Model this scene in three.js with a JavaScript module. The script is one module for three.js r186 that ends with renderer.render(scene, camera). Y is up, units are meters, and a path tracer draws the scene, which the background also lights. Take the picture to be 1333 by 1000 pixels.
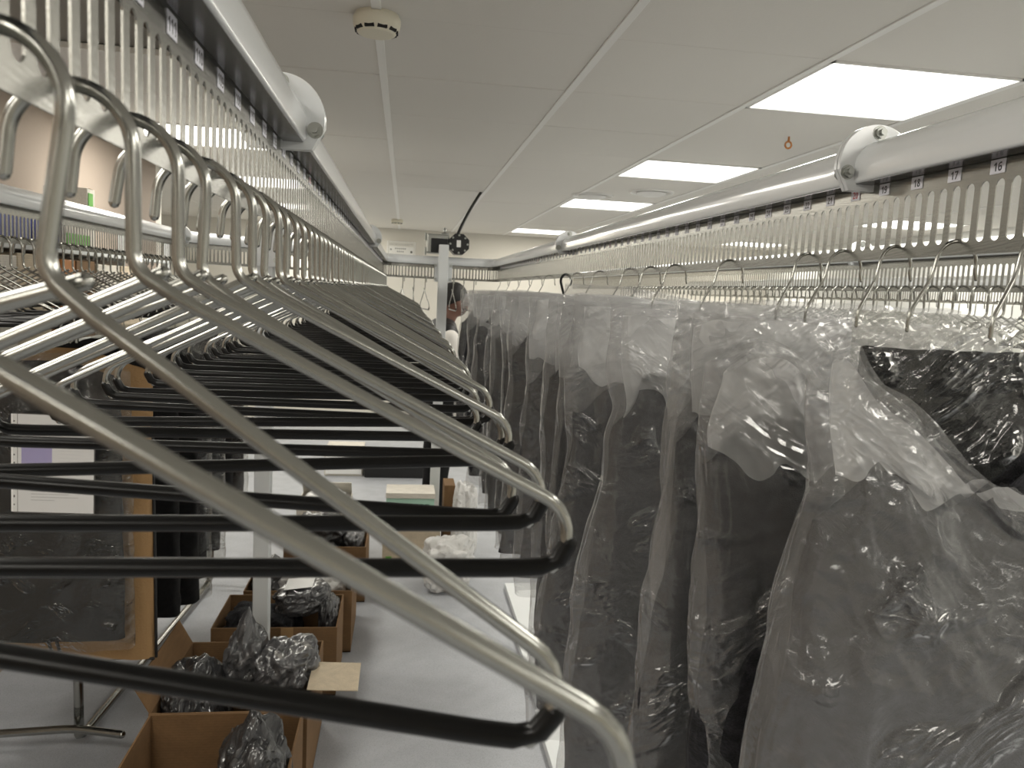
import * as THREE from 'three';
import { mergeGeometries, mergeVertices } from 'three/addons/utils/BufferGeometryUtils.js';
import { RoundedBoxGeometry } from 'three/addons/geometries/RoundedBoxGeometry.js';
import { ImprovedNoise } from 'three/addons/math/ImprovedNoise.js';
import { MarchingCubes } from 'three/addons/objects/MarchingCubes.js';
import { RectAreaLightUniformsLib } from 'three/addons/lights/RectAreaLightUniformsLib.js';

// ---------------------------------------------------------------- camera, light, exposure
const EYE = 1.72, CEIL = 2.44;
const scene = new THREE.Scene();
scene.background = new THREE.Color(0x000000);
const camera = new THREE.PerspectiveCamera(2 * Math.atan(500 / 1025) * 180 / Math.PI, 1333 / 1000, 0.02, 60);
camera.position.set(0, EYE, 0);
camera.rotation.order = 'YXZ';
camera.rotation.set(-0.1155, -0.13925, 0.05);
camera.focus = 1.15; camera.userData.fStop = 14;
const renderer = new THREE.WebGLRenderer();
renderer.toneMapping = THREE.LinearToneMapping;
renderer.toneMappingExposure = 1.55;
renderer.shadowMap.enabled = true;
RectAreaLightUniformsLib.init();
const PANEL_LIGHT = 9, PANEL_GLOW = 2.6;
// ceiling light panels: [x of the left edge, distance of the near edge]
const PANELS = [[1.22, 0.45], [1.22, 2.25], [1.22, 4.05], [1.22, 5.85], [1.22, 8.85], [-1.38, 0.45], [-1.38, 4.05], [-1.38, 5.85], [-1.38, 7.65], [-1.38, 9.45], [3.82, 2.85], [3.82, 5.85], [3.82, 8.85], [1.22, -1.35], [-1.38, -1.35], [1.22, -3.15], [-1.38, -3.15], [3.82, -0.15], [3.82, -3.15], [-1.57, 2.25, 0.2]];

// ---------------------------------------------------------------- helpers
let seed = 7;
const rnd = () => { seed = (seed + 0x6d2b79f5) | 0; let t = Math.imul(seed ^ (seed >>> 15), 1 | seed); t = (t + Math.imul(t ^ (t >>> 7), 61 | t)) ^ t; return ((t ^ (t >>> 14)) >>> 0) / 4294967296; };
const rr = (a, b) => a + (b - a) * rnd();
const noise3 = new ImprovedNoise(), nz = (x, y, z) => noise3.noise(x + 31.7, y + 17.3, z + 53.1);
const V = (x, h, d) => new THREE.Vector3(x, EYE + h, -d);
const clamp = (x, a, b) => Math.min(b, Math.max(a, x));
const smooth = (a, b, x) => { const t = clamp((x - a) / (b - a), 0, 1); return t * t * (3 - 2 * t); };
const used = new Map();
function numbered(name) { const n = used.get(name) ?? 0; used.set(name, n + 1); return n ? name + '_' + String(n).padStart(3, '0') : name; }
function tag(o, label, category, group, kind) { o.userData = { label, category }; if (group) o.userData.group = group; if (kind) o.userData.kind = kind; return o; }
function thing(name, label, category, pos = [0, 0, 0], group) { const g = new THREE.Group(); g.name = numbered(name); g.position.set(...pos); scene.add(g); return tag(g, label, category, group); }
function part(name, geo, mat, parent, pos) { const m = new THREE.Mesh(geo, mat); m.name = name; if (pos) m.position.set(...pos); m.castShadow = m.receiveShadow = true; parent.add(m); return m; }
function struct(name, geo, mat, label, pos) { const m = part(name, geo, mat, scene, pos); m.userData = { kind: 'structure', label, category: name.split('_')[0] }; return m; }
const box = (w, h, d, x = 0, y = 0, z = 0) => new THREE.BoxGeometry(w, h, d).translate(x, y, z);
const rbox = (w, h, d, r, x = 0, y = 0, z = 0) => new RoundedBoxGeometry(w, h, d, 2, r).translate(x, y, z);
const flat = (g) => { const q = g.index ? g.toNonIndexed() : g; for (const k of Object.keys(q.attributes)) if (!['position', 'normal', 'uv'].includes(k)) q.deleteAttribute(k); return q; };
const merge = (l) => mergeGeometries(l.map(flat));
class Poly extends THREE.Curve {   // a polyline whose corners are rounded
  constructor(pts, r = 0.01, closed = false) {
    super(); const out = [], n = pts.length;
    pts.forEach((p, i) => {
      if (i === 0 || i === n - 1) { out.push(p.clone()); return; }
      const a = pts[i - 1].clone().sub(p), b = pts[i + 1].clone().sub(p), la = a.length(), lb = b.length(), rad = Array.isArray(r) ? r[i] : r;
      const k = Math.min(rad, la * 0.48, lb * 0.48); a.multiplyScalar(k / la); b.multiplyScalar(k / lb);
      for (let s = 0; s <= 8; s++) { const t = s / 8; out.push(p.clone().addScaledVector(a, (1 - t) * (1 - t)).addScaledVector(b, t * t)); }
    });
    this.p = out; this.s = [0];
    for (let i = 1; i < out.length; i++) this.s.push(this.s[i - 1] + out[i].distanceTo(out[i - 1]));
  }
  getPoint(t, o = new THREE.Vector3()) {
    const L = this.s[this.s.length - 1], x = t * L; let i = 1; while (i < this.s.length - 1 && this.s[i] < x) i++;
    return o.copy(this.p[i - 1]).lerp(this.p[i], (x - this.s[i - 1]) / Math.max(1e-9, this.s[i] - this.s[i - 1]));
  }
}
function tube(pts, rad, seg, radial = 8, r = 0.01, caps = true) {
  const c = new Poly(pts, r), g = new THREE.TubeGeometry(c, seg, rad, radial, false);
  if (!caps) return g;
  return merge([g, new THREE.SphereGeometry(rad, radial, 4).translate(...c.p[0].toArray()), new THREE.SphereGeometry(rad, radial, 4).translate(...c.p[c.p.length - 1].toArray())]);
}

// ---------------------------------------------------------------- textures
function dataTex(n, fn, srgb) {
  const a = new Uint8Array(n * n * 4);
  for (let y = 0; y < n; y++) for (let x = 0; x < n; x++) { const v = fn(x / n, y / n), o = (y * n + x) * 4; if (Array.isArray(v)) { a[o] = v[0]; a[o + 1] = v[1]; a[o + 2] = v[2]; } else a[o] = a[o + 1] = a[o + 2] = v; a[o + 3] = 255; }
  const t = new THREE.DataTexture(a, n, n); t.magFilter = THREE.LinearFilter; t.wrapS = t.wrapT = THREE.RepeatWrapping; if (srgb) t.colorSpace = THREE.SRGBColorSpace; t.needsUpdate = true; return t;
}
// tileable noise: the unit square is laid on a torus
const torus = (u, v, f, s) => { const a = u * 2 * Math.PI, b = v * 2 * Math.PI, R = f / (2 * Math.PI); return nz(Math.cos(a) * R + s, Math.sin(a) * R + Math.cos(b) * R * 1.3, Math.sin(b) * R * 1.3 + s * 0.7); };
const crumpleTex = dataTex(512, (u, v) => {
  const w = torus(u, v, 5, 3) * 0.25;
  let h = 0; for (const [f, a, s] of [[7, 0.5, 1], [15, 0.3, 9], [33, 0.2, 20]]) h += a * (1 - Math.min(1, 2.2 * Math.abs(torus(u + w * 0.1, v, f, s))));
  const p = 0.12 + 0.88 * smooth(0.0, 0.28, torus(u, v, 6, 40));
  return clamp(255 * h * p, 0, 255);
});
const repeat = (t, x, y) => { const c = t.clone(); c.repeat.set(x, y ?? x); c.needsUpdate = true; return c; };
const clothTex = dataTex(256, (u, v) => clamp(175 + 70 * torus(u, v, 10, 2) + 60 * torus(u, v, 60, 5) + (rnd() - 0.5) * 30, 0, 255), true);
const speckTex = dataTex(512, (u, v) => { const k = 236 + 10 * torus(u, v, 8, 4) + (rnd() - 0.5) * 26 - (rnd() < 0.04 ? 42 : 0); return [clamp(k, 0, 255), clamp(k + 1, 0, 255), clamp(k + 3, 0, 255)]; }, true);
const cardTex = dataTex(256, (u, v) => { const k = 1 + 0.05 * torus(u, v, 6, 7) + 0.05 * torus(u * 1, v, 40, 3) + (rnd() - 0.5) * 0.05 + 0.025 * Math.sin(v * 256); return [clamp(232 * k, 0, 255), clamp(228 * k, 0, 255), clamp(222 * k, 0, 255)]; }, true);
const brushTex = dataTex(256, (u, v) => clamp(128 + 90 * torus(u * 0.15, v, 60, 3) + (rnd() - 0.5) * 50, 0, 255));
const plasterTex = dataTex(256, (u, v) => clamp(128 + 60 * torus(u, v, 30, 8) + (rnd() - 0.5) * 60, 0, 255));
function canvasTex(w, h, draw) { const c = document.createElement('canvas'); c.width = w; c.height = h; draw(c.getContext('2d'), w, h); const t = new THREE.CanvasTexture(c); t.colorSpace = THREE.SRGBColorSpace; return t; }

// ---------------------------------------------------------------- materials
const std = (o) => new THREE.MeshStandardMaterial(o), phy = (o) => new THREE.MeshPhysicalMaterial(o);
const M = {
  tile: std({ color: 0xe4e1da, roughness: 0.92, bumpMap: repeat(plasterTex, 3), bumpScale: 0.0006 }),
  strip: std({ color: 0xf1f0ec, roughness: 0.6 }),
  slab: std({ color: 0x8c8880, roughness: 1 }),
  wall: std({ color: 0xdcd8ce, roughness: 0.85, bumpMap: repeat(plasterTex, 6), bumpScale: 0.0005 }),
  wallWarm: std({ color: 0x9e9185, roughness: 0.85, bumpMap: repeat(plasterTex, 6), bumpScale: 0.0005 }),
  wallWhite: std({ color: 0xeeeeea, roughness: 0.8 }),
  floor: std({ color: 0xb9bbbf, roughness: 0.55, map: speckTex }),
  rail: phy({ color: 0xdfe2e4, roughness: 0.28, clearcoat: 0.9, clearcoatRoughness: 0.1 }),
  post: std({ color: 0xd6d9da, roughness: 0.42 }),
  steel: std({ color: 0x9a9993, roughness: 0.27, metalness: 0.93, bumpMap: repeat(brushTex, 2), bumpScale: 0.00012 }),
  guide: std({ color: 0x6e6e70, roughness: 0.22, metalness: 0.9 }),
  chrome: std({ color: 0xa5a5a0, roughness: 0.2, metalness: 1 }),
  zinc: std({ color: 0xaeb0ac, roughness: 0.35, metalness: 0.9 }),
  blackCoat: phy({ color: 0x080808, roughness: 0.3, specularIntensity: 0.5 }),
  black: std({ color: 0x121213, roughness: 0.5 }),
  blackPlastic: std({ color: 0x17181a, roughness: 0.35 }),
  film: phy({ color: 0xf0f0f0, roughness: 0.15, transmission: 0.89, thickness: 0, ior: 1.5, side: THREE.DoubleSide, bumpMap: repeat(crumpleTex, 0.9), bumpScale: 0.016 }),
  filmFold: phy({ color: 0xf6f6f6, roughness: 0.28, transmission: 0.68, thickness: 0, ior: 1.5, side: THREE.DoubleSide, bumpMap: repeat(crumpleTex, 1.1), bumpScale: 0.008 }),
  filmClear: phy({ color: 0xf2f2f0, roughness: 0.12, transmission: 0.97, thickness: 0, ior: 1.5, side: THREE.DoubleSide, bumpMap: repeat(crumpleTex, 1.1), bumpScale: 0.02 }),
  filmMilk: phy({ color: 0xeeeeea, roughness: 0.3, transmission: 0.35, thickness: 0, side: THREE.DoubleSide, bumpMap: repeat(crumpleTex, 1.3), bumpScale: 0.008 }),
  cloth: std({ color: 0x35353a, roughness: 0.95, map: repeat(clothTex, 3), bumpMap: repeat(clothTex, 5), bumpScale: 0.001 }),
  clothGrey: std({ color: 0x4a4b50, roughness: 0.95, map: repeat(clothTex, 3), bumpMap: repeat(clothTex, 5), bumpScale: 0.001 }),
  clothBlack: std({ color: 0x131316, roughness: 0.95, map: repeat(clothTex, 3), bumpMap: repeat(clothTex, 5), bumpScale: 0.001 }),
  clothBrown: std({ color: 0x2b211d, roughness: 0.95, map: repeat(clothTex, 3) }),
  wrapDark: phy({ color: 0x2c2c2e, roughness: 0.45, clearcoat: 1, clearcoatRoughness: 0.12, bumpMap: repeat(crumpleTex, 1.5), bumpScale: 0.014 }),
  wrapGrey: phy({ color: 0x525254, roughness: 0.45, clearcoat: 1, clearcoatRoughness: 0.14, bumpMap: repeat(crumpleTex, 1.5), bumpScale: 0.014 }),
  wrapPale: phy({ color: 0xdedddb, roughness: 0.5, clearcoat: 0.4, clearcoatRoughness: 0.25, bumpMap: repeat(crumpleTex, 1.2), bumpScale: 0.006 }),
  tan: std({ color: 0x9c7c55, roughness: 0.85, bumpMap: repeat(clothTex, 6), bumpScale: 0.001 }),
  card: std({ color: 0x876a4a, roughness: 0.9, map: cardTex }),
  cardPale: std({ color: 0xd9cdb8, roughness: 0.9, map: cardTex }),
  cardWhite: std({ color: 0xeae8e2, roughness: 0.8, map: cardTex }),
  tape: std({ color: 0xa88860, roughness: 0.35 }),
  paper: std({ color: 0xf4f4f2, roughness: 0.7 }),
  green: std({ color: 0x5da838, roughness: 0.5 }), blue: std({ color: 0x3f4a8e, roughness: 0.5 }), mint: std({ color: 0xa9cdbb, roughness: 0.6 }), orange: std({ color: 0xb9783a, roughness: 0.5 }), red: std({ color: 0xc0383a, roughness: 0.5 }),
  ivory: std({ color: 0xe4dfcc, roughness: 0.5 }),
  dark: std({ color: 0x1c1b19, roughness: 0.8 }),
  skin: std({ color: 0x6b4a3d, roughness: 0.55 }), hair: std({ color: 0x14110f, roughness: 0.6 }), shirt: std({ color: 0xe8e4de, roughness: 0.9 }),
  glow: std({ color: 0xffffff, emissive: 0xfffdf6, emissiveIntensity: PANEL_GLOW }),
};

// ---------------------------------------------------------------- the room
const X0 = -1.66, X1 = 4.8, D0 = -4.4, D1 = 10.1;
struct('floor', box(9, 0.1, 14.8, 0.8, -0.05, -2.85), M.floor, 'pale grey speckled vinyl floor');
{ const p = scene.getObjectByName('floor').geometry, a = p.attributes.position, uv = p.attributes.uv; for (let i = 0; i < a.count; i++) uv.setXY(i, a.getX(i) * 1.2, a.getZ(i) * 1.2); }
const ceiling = struct('ceiling', box(9, 0.12, 14.8, 0.8, CEIL + 0.085, -2.85), M.slab, 'off-white suspended tile ceiling');
const tileG = new RoundedBoxGeometry(0.648, 0.02, 0.598, 1, 0.002);
const gx = (k) => -0.1 + 0.65 * k;          // left edge of tile column k
const isPanel = (x, d) => PANELS.some(([px, pd]) => Math.abs(px - 0.02 - x) < 0.2 && Math.abs(pd - d) < 0.2);
for (let k = -5; k < 8; k++) for (let j = -8; j < 17; j++) {
  const x = gx(k), d = 0.45 + 0.6 * j;
  if (isPanel(x, d) || d > 10.2) continue;
  part('ceiling_tile', tileG, M.tile, ceiling, [x + 0.325, CEIL + 0.01 + nz(k * 3.1, j * 2.7, 1) * 0.0016, -(d + 0.3)]);
}
for (const k of [-2, -1, 0, 1, 2, 3, 4, 6]) part('cover_strip', rbox(0.026, 0.006, 14.4, 0.002), M.strip, ceiling, [gx(k), CEIL - 0.002, -2.85]);
struct('wall_left', box(0.12, 2.6, 10.1, X0 - 0.06, 1.25, -0.55), M.wallWarm, 'beige wall along the left side behind the shelf');
struct('wall_recess', box(2.0, 2.6, 0.12, -2.66, 1.25, -5.66), M.wall, 'wall turning into the dim recess on the left');
struct('wall_recess_side', box(0.12, 2.6, 4.6, -3.6, 1.25, -7.9), M.wall, 'side wall of the dim recess');
struct('wall_far', box(8.6, 2.6, 0.12, 0.6, 1.25, -D1 - 0.06), M.wall, 'cream wall at the far end of the room');
struct('wall_right', box(0.12, 2.6, 14.6, X1 + 0.06, 1.25, -2.85), M.wallWhite, 'white wall far to the right');
struct('wall_near', box(6.5, 2.6, 0.12, 1.6, 1.25, -D0 + 0.06), M.wall, 'wall behind the camera');

PANELS.forEach(([x, d, w = 0.63], i) => {
  const where = x > 3 ? 'over the far right aisle' : x > 0 ? 'right of the aisle' : 'seen through the left slotted belt';
  const col = PANELS.filter((p) => p[0] === x && p[1] >= 0.4).sort((a, b) => a[1] - b[1]), n = col.findIndex((p) => p[1] === d);
  const ord = ['nearest', 'second nearest', 'third', 'fourth', 'farthest'][n] ?? 'rearmost';
  const t = thing('ceiling_light', d < 0.4 ? 'square ceiling light panel behind the viewer, ' + (x > 3 ? 'far right' : x > 0 ? 'right' : 'left') + ' row, ' + (d < -2 ? 'rearmost' : 'nearer') : w < 0.5 ? 'narrow bright ceiling light at the upper left corner, along the wall' : 'square white ceiling light panel ' + where + ', ' + ord + ' of its row', 'ceiling light', [x + w / 2 - 0.01, CEIL, -(d + 0.3)], w < 0.5 ? undefined : 'square ceiling light panels');
  part('frame', merge([box(w, 0.02, 0.012, 0, 0.004, 0.294), box(w, 0.02, 0.012, 0, 0.004, -0.294), box(0.012, 0.02, 0.6, w / 2 - 0.006, 0.004, 0), box(0.012, 0.02, 0.6, -w / 2 + 0.006, 0.004, 0)]), M.strip, t);
  part('diffuser', box(w - 0.024, 0.008, 0.576, 0, 0.004, 0), M.glow, t);
  const l = new THREE.RectAreaLight(0xfffaee, PANEL_LIGHT, w - 0.03, 0.57); l.position.set(0, -0.006, 0); l.rotation.x = -Math.PI / 2; l.name = 'panel_light'; t.add(l);
});

// ---------------------------------------------------------------- conveyor: rail, slotted belt, joints, numbers
const BELT0 = 0.065, SLOT0 = 0.078, SLOT1 = 0.141, BELT1 = 0.176, RAIL0 = 0.162, PITCH = 0.0217;
function pathPoints(corners, r, step = 0.05) {   // corners [x, d]; arcs of radius r; returns points with direction and run length
  const c = corners.map(([x, d]) => new THREE.Vector3(x, 0, -d)), P = new Poly(c, c.map((_, i) => r));
  const L = P.s[P.s.length - 1]; return { L, at(s) { const p = P.getPoint(s / L), a = P.getPoint(clamp((s - 0.002) / L, 0, 1)), b = P.getPoint(clamp((s + 0.002) / L, 0, 1)); return { p, t: b.sub(a).normalize() }; }, P };
}
const railProfile = (() => { const o = []; o.push([-0.004, 0], [-0.026, 0], [-0.0295, 0.0035], [-0.03, 0.026]); for (let i = 1; i < 10; i++) { const a = Math.PI - i * Math.PI / 10; o.push([0.03 * Math.sign(Math.cos(a)) * Math.pow(Math.abs(Math.cos(a)), 1.22), 0.027 + 0.0285 * Math.pow(Math.sin(a), 1.22)]); } o.push([0.03, 0.026], [0.0295, 0.0035], [0.026, 0], [0.004, 0], [0.002, 0.014], [-0.002, 0.014]); return o; })();
function sweepRail(path, s0, s1) {
  const n = Math.max(2, Math.ceil((s1 - s0) / 0.06)), k = railProfile.length, pos = [], idx = [];
  for (let i = 0; i <= n; i++) { const { p, t } = path.at(s0 + (s1 - s0) * i / n), nx = -t.z, nzv = t.x; for (const [u, v] of railProfile) pos.push(p.x + nx * u, EYE + RAIL0 + v, p.z + nzv * u); }
  for (let i = 0; i < n; i++) for (let j = 0; j < k; j++) { const a = i * k + j, b = i * k + (j + 1) % k; idx.push(a, a + k, b, b, a + k, b + k); }
  const g = new THREE.BufferGeometry(); g.setAttribute('position', new THREE.Float32BufferAttribute(pos, 3)); g.setIndex(idx);
  g.computeVertexNormals(); return g;
}
function sweepStrip(path, s0, s1) {   // two flat strips under the rail, either side of the belt
  const n = Math.ceil((s1 - s0) / 0.06), pos = [], idx = [], prof = [[0.0035, -0.0006], [0.0262, -0.0006], [0.0262, 0.0004], [0.0035, 0.0004]], k = 8;
  for (let i = 0; i <= n; i++) { const { p, t } = path.at(s0 + (s1 - s0) * i / n); for (const sg of [1, -1]) for (const [u, v] of prof) pos.push(p.x - t.z * u * sg, EYE + RAIL0 + v, p.z + t.x * u * sg); }
  for (let i = 0; i < n; i++) for (const o of [0, 4]) for (let j = 0; j < 4; j++) { const a = i * k + o + j, b = i * k + o + (j + 1) % 4; idx.push(a, a + k, b, b, a + k, b + k); }
  const g = new THREE.BufferGeometry(); g.setAttribute('position', new THREE.Float32BufferAttribute(pos, 3)); g.setIndex(idx); const q = g.toNonIndexed(); q.computeVertexNormals(); return q;
}
const beltUnit = (() => {
  const s = new THREE.Shape(), w = PITCH / 2, r = 0.0062; s.moveTo(-w, BELT0); s.lineTo(w, BELT0); s.lineTo(w, BELT1); s.lineTo(-w, BELT1);
  const h = new THREE.Path(); h.absarc(0, SLOT1 - r, r, 0, Math.PI, false); h.absarc(0, SLOT0 + r, r, Math.PI, 2 * Math.PI, false); s.holes.push(h);
  return new THREE.ExtrudeGeometry(s, { depth: 0.0014, bevelEnabled: false, curveSegments: 5 }).translate(0, EYE, -0.0007);
})();
const frame = ({ p, t }) => new THREE.Matrix4().makeBasis(t.clone(), new THREE.Vector3(0, 1, 0), new THREE.Vector3(-t.z, 0, t.x)).setPosition(p);
function sweepBelt(path, s0, s1) { const l = []; for (let s = Math.ceil(s0 / PITCH) * PITCH; s < s1; s += PITCH) l.push(beltUnit.clone().applyMatrix4(frame(path.at(s)))); const g = mergeGeometries(l); const a = g.attributes.position, uv = g.attributes.uv; for (let i = 0; i < a.count; i++) uv.setXY(i, (a.getX(i) - a.getZ(i)) * 3, a.getY(i) * 3); return g; }
const flangePlate = (() => {
  const s = new THREE.Shape(); s.moveTo(-0.036, -0.008); s.lineTo(0.036, -0.008); s.lineTo(0.05, 0.018); s.lineTo(0.05, 0.026); s.absarc(0, 0.026, 0.05, 0, Math.PI, false); s.lineTo(-0.05, 0.018); s.lineTo(-0.036, -0.008);
  return new THREE.ExtrudeGeometry(s, { depth: 0.005, bevelEnabled: true, bevelSize: 0.0008, bevelThickness: 0.0008, bevelSegments: 2, curveSegments: 14 });
})();
const boltG = merge([new THREE.CylinderGeometry(0.0075, 0.0075, 0.005, 6).rotateX(Math.PI / 2).translate(0, 0, 0.0025), new THREE.CylinderGeometry(0.0095, 0.0095, 0.0012, 16).rotateX(Math.PI / 2), new THREE.CylinderGeometry(0.0042, 0.0042, 0.006, 10).rotateX(Math.PI / 2).translate(0, 0, 0.007)]);
function joint(parent, path, s) {
  const { p, t } = path.at(s), g = new THREE.Group(); g.name = 'joint_flange';
  g.applyMatrix4(new THREE.Matrix4().makeBasis(new THREE.Vector3(t.z, 0, -t.x), new THREE.Vector3(0, 1, 0), t.clone().negate()).setPosition(p.x, EYE + RAIL0, p.z)); parent.add(g);
  part('plate', flangePlate, M.rail, g, [0, 0, 0.001]); part('plate', flangePlate, M.rail, g, [0, 0, -0.0075]);
  for (const [u, v] of [[-0.0395, 0.014], [0.0395, 0.014], [0, 0.066]]) { part('bolt', boltG, M.zinc, g, [u, v, 0.0068]); part('bolt', boltG, M.zinc, g, [u, v, -0.0085]).rotation.y = Math.PI; }
}
const numbers = canvasTex(1024, 1024, (c) => { for (let n = 0; n < 128; n++) { const x = (n % 8) * 128, y = Math.floor(n / 8) * 64; c.fillStyle = '#e9e9f2'; c.fillRect(x, y, 128, 64); c.fillStyle = n % 20 === 0 ? '#b3343c' : '#24242c'; c.font = 'bold 50px sans-serif'; c.textAlign = 'center'; c.textBaseline = 'middle'; c.fillText(String(n), x + 64, y + 34); } });
numbers.wrapS = numbers.wrapT = THREE.ClampToEdgeWrapping;
M.number = std({ map: numbers, roughness: 0.45 });
const labelGeo = new Map();
function numberGeo(n) { if (!labelGeo.has(n)) { const g = box(0.021, 0.0145, 0.0006), uv = g.attributes.uv, cx = n % 8, cy = Math.floor(n / 8); for (let i = 0; i < uv.count; i++) uv.setXY(i, (cx + 0.14 + uv.getX(i) * 0.72) / 8, 1 - (cy + 1 - (0.04 + uv.getY(i) * 0.92)) / 16); labelGeo.set(n, g); } return labelGeo.get(n); }
function conveyor(name, label, corners, r, joints, numberAt, side) {
  const t = thing(name, label, 'conveyor'), path = pathPoints(corners, r); joints = joints(path.L).sort((a, b) => a - b); const cuts = [0, ...joints, path.L];
  for (let i = 0; i + 1 < cuts.length; i++) part('rail', sweepRail(path, cuts[i], cuts[i + 1]), M.rail, t);
  part('guide_strip', sweepStrip(path, 0, path.L), M.guide, t).userData.label = 'dark polished strip under the rail';
  part('slotted_belt', sweepBelt(path, 0.02, path.L - 0.02), M.steel, t).userData.label = 'brushed steel belt with a row of upright slots';
  joints.forEach((s) => joint(t, path, s));
  for (const [s, n] of numberAt(path)) {
    const f = path.at(s), m = frame(f), g = part('number_label', numberGeo(n), M.number, t); m.multiply(new THREE.Matrix4().makeTranslation(0, EYE + 0.1535, 0.0012 * side)); if (side < 0) m.multiply(new THREE.Matrix4().makeRotationY(Math.PI)); g.applyMatrix4(m);
  }
  return { t, path };
}
const XL = -0.15, XR = 0.6, DC = 5.42;
const mainLoop = conveyor('garment_conveyor', 'white garment conveyor rail with slotted steel belt looping round the aisle', [[XL, -1.4], [XL, DC], [XR, DC], [XR, -1.4]], 0.2, (L) => [1.4 + 0.975, 1.4 + 3.2, L - 1.4 - 0.985, L - 1.4 - 2.94],
  (p) => { const o = []; const s17 = p.L - 1.4 - 0.822; for (let k = -3; k < 66; k++) { const s = s17 - k * 0.0651; o.push([s, 17 + k]); } for (let k = 0; k < 70; k++) o.push([1.4 + 0.47 + k * 0.0651, (112 - k + 128) % 128]); return o; }, 1);

const noNumbers = () => [];
const XL2 = -1.06, XR2 = 1.57, XR3 = 3.1;
conveyor('garment_conveyor', 'second white conveyor rail with slotted belt along the left wall, bending inward at its end', [[XL2, -1.4], [XL2, 4.05], [-0.62, 4.5], [-0.4, 4.5]], 0.12, (L) => [1.4 + 3.94], noNumbers, 1);
conveyor('garment_conveyor', 'white conveyor rail with slotted belt behind the bagged garments on the right', [[XR2, 7.4], [XR2, -1.4]], 0.1, (L) => [L - 1.4 - 2.6], noNumbers, 1);
conveyor('garment_conveyor', 'farthest right conveyor rail, glimpsed behind the other two', [[XR3, 8.4], [XR3, 0.6]], 0.1, (L) => [L - 2.4], noNumbers, 1);

// posts that carry the rails
function postThing(name, label, x, d, top, w = 0.06) {
  const t = thing(name, label, 'post', [x, 0, -d]);
  part('column', rbox(w, EYE + top, w, 0.004, 0, (EYE + top) / 2, 0), M.post, t);
  part('foot_plate', rbox(0.14, 0.008, 0.14, 0.002, 0, 0.004, 0), M.post, t);
  return t;
}
{
  const t = postThing('support_post', 'tall white square post carrying the drive motor at the aisle end', 0.243, 5.31, 0.292, 0.064);
  const p = part('bracket_plate', rbox(0.118, 0.125, 0.006, 0.002, 0.004, EYE + 0.11, -0.036), M.post, t);
  for (const [u, v] of [[-0.05, 0.155], [0.052, 0.155], [-0.05, 0.065], [0.052, 0.065]]) part('bolt', boltG, M.zinc, p, [u, EYE + v, -0.032]);
  const u = postThing('support_post', 'white square post standing among the cardboard boxes on the left', -0.52, 3.08, 0.16);
  part('cross_arm', rbox(0.3, 0.045, 0.05, 0.004, 0.18, EYE + 0.19, -0.06), M.post, u);
  part('bracket_plate', rbox(0.11, 0.14, 0.006, 0.002, 0, EYE + 0.12, 0.034), M.rail, u);
  for (const [a, b] of [[-0.04, 0.17], [0.04, 0.17], [-0.04, 0.075], [0.04, 0.075]]) part('bolt', boltG, M.zinc, u, [a, EYE + b, 0.038]);
}
// drive motor on the far post
{
  const t = thing('drive_motor', 'black and bare metal gear motor mounted on top of the far white post', 'motor', [0.26, EYE + 0.3, -5.42]);
  part('gearbox', rbox(0.15, 0.13, 0.1, 0.012, -0.055, 0, -0.0), M.zinc, t);
  part('gearbox_cover', rbox(0.115, 0.095, 0.02, 0.008, -0.045, -0.012, 0.055), M.blackPlastic, t);
  const m = part('motor_body', new THREE.CylinderGeometry(0.074, 0.074, 0.15, 8).rotateX(Math.PI / 2).rotateZ(Math.PI / 8), M.blackPlastic, t, [0.085, 0.005, -0.01]);
  for (let k = 0; k < 8; k++) { const a = k * Math.PI / 4; part('bolt', boltG, M.zinc, m, [0.058 * Math.cos(a), 0.058 * Math.sin(a), 0.074]); }
  part('rating_plate', rbox(0.028, 0.046, 0.002, 0.0008), M.paper, m, [-0.002, 0.002, 0.0762]);
  part('vent_plug', new THREE.LatheGeometry([[0, 0], [0.028, 0], [0.026, 0.012], [0.01, 0.016], [0.009, 0.03], [0.013, 0.034], [0.006, 0.048], [0, 0.05]].map(([a, b]) => new THREE.Vector2(a, b)), 12), M.zinc, t, [-0.01, 0.063, 0]);
  part('side_lug', merge([rbox(0.014, 0.05, 0.05, 0.003, -0.136, 0.045, 0), rbox(0.014, 0.05, 0.05, 0.003, -0.136, -0.05, 0)]), M.zinc, t);
  const c = new THREE.CatmullRomCurve3([V(0.335, 0.36, 5.45), V(0.36, 0.42, 5.52), V(0.43, 0.56, 5.68), V(0.5, 0.68, 5.84), V(0.528, 0.724, 5.9)]);
  const k = part('power_cable', new THREE.TubeGeometry(c, 24, 0.011, 8), M.black, scene); k.name = 'power_cable'; tag(k, 'thick black cable running from the motor up to the ceiling', 'cable');
}

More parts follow.
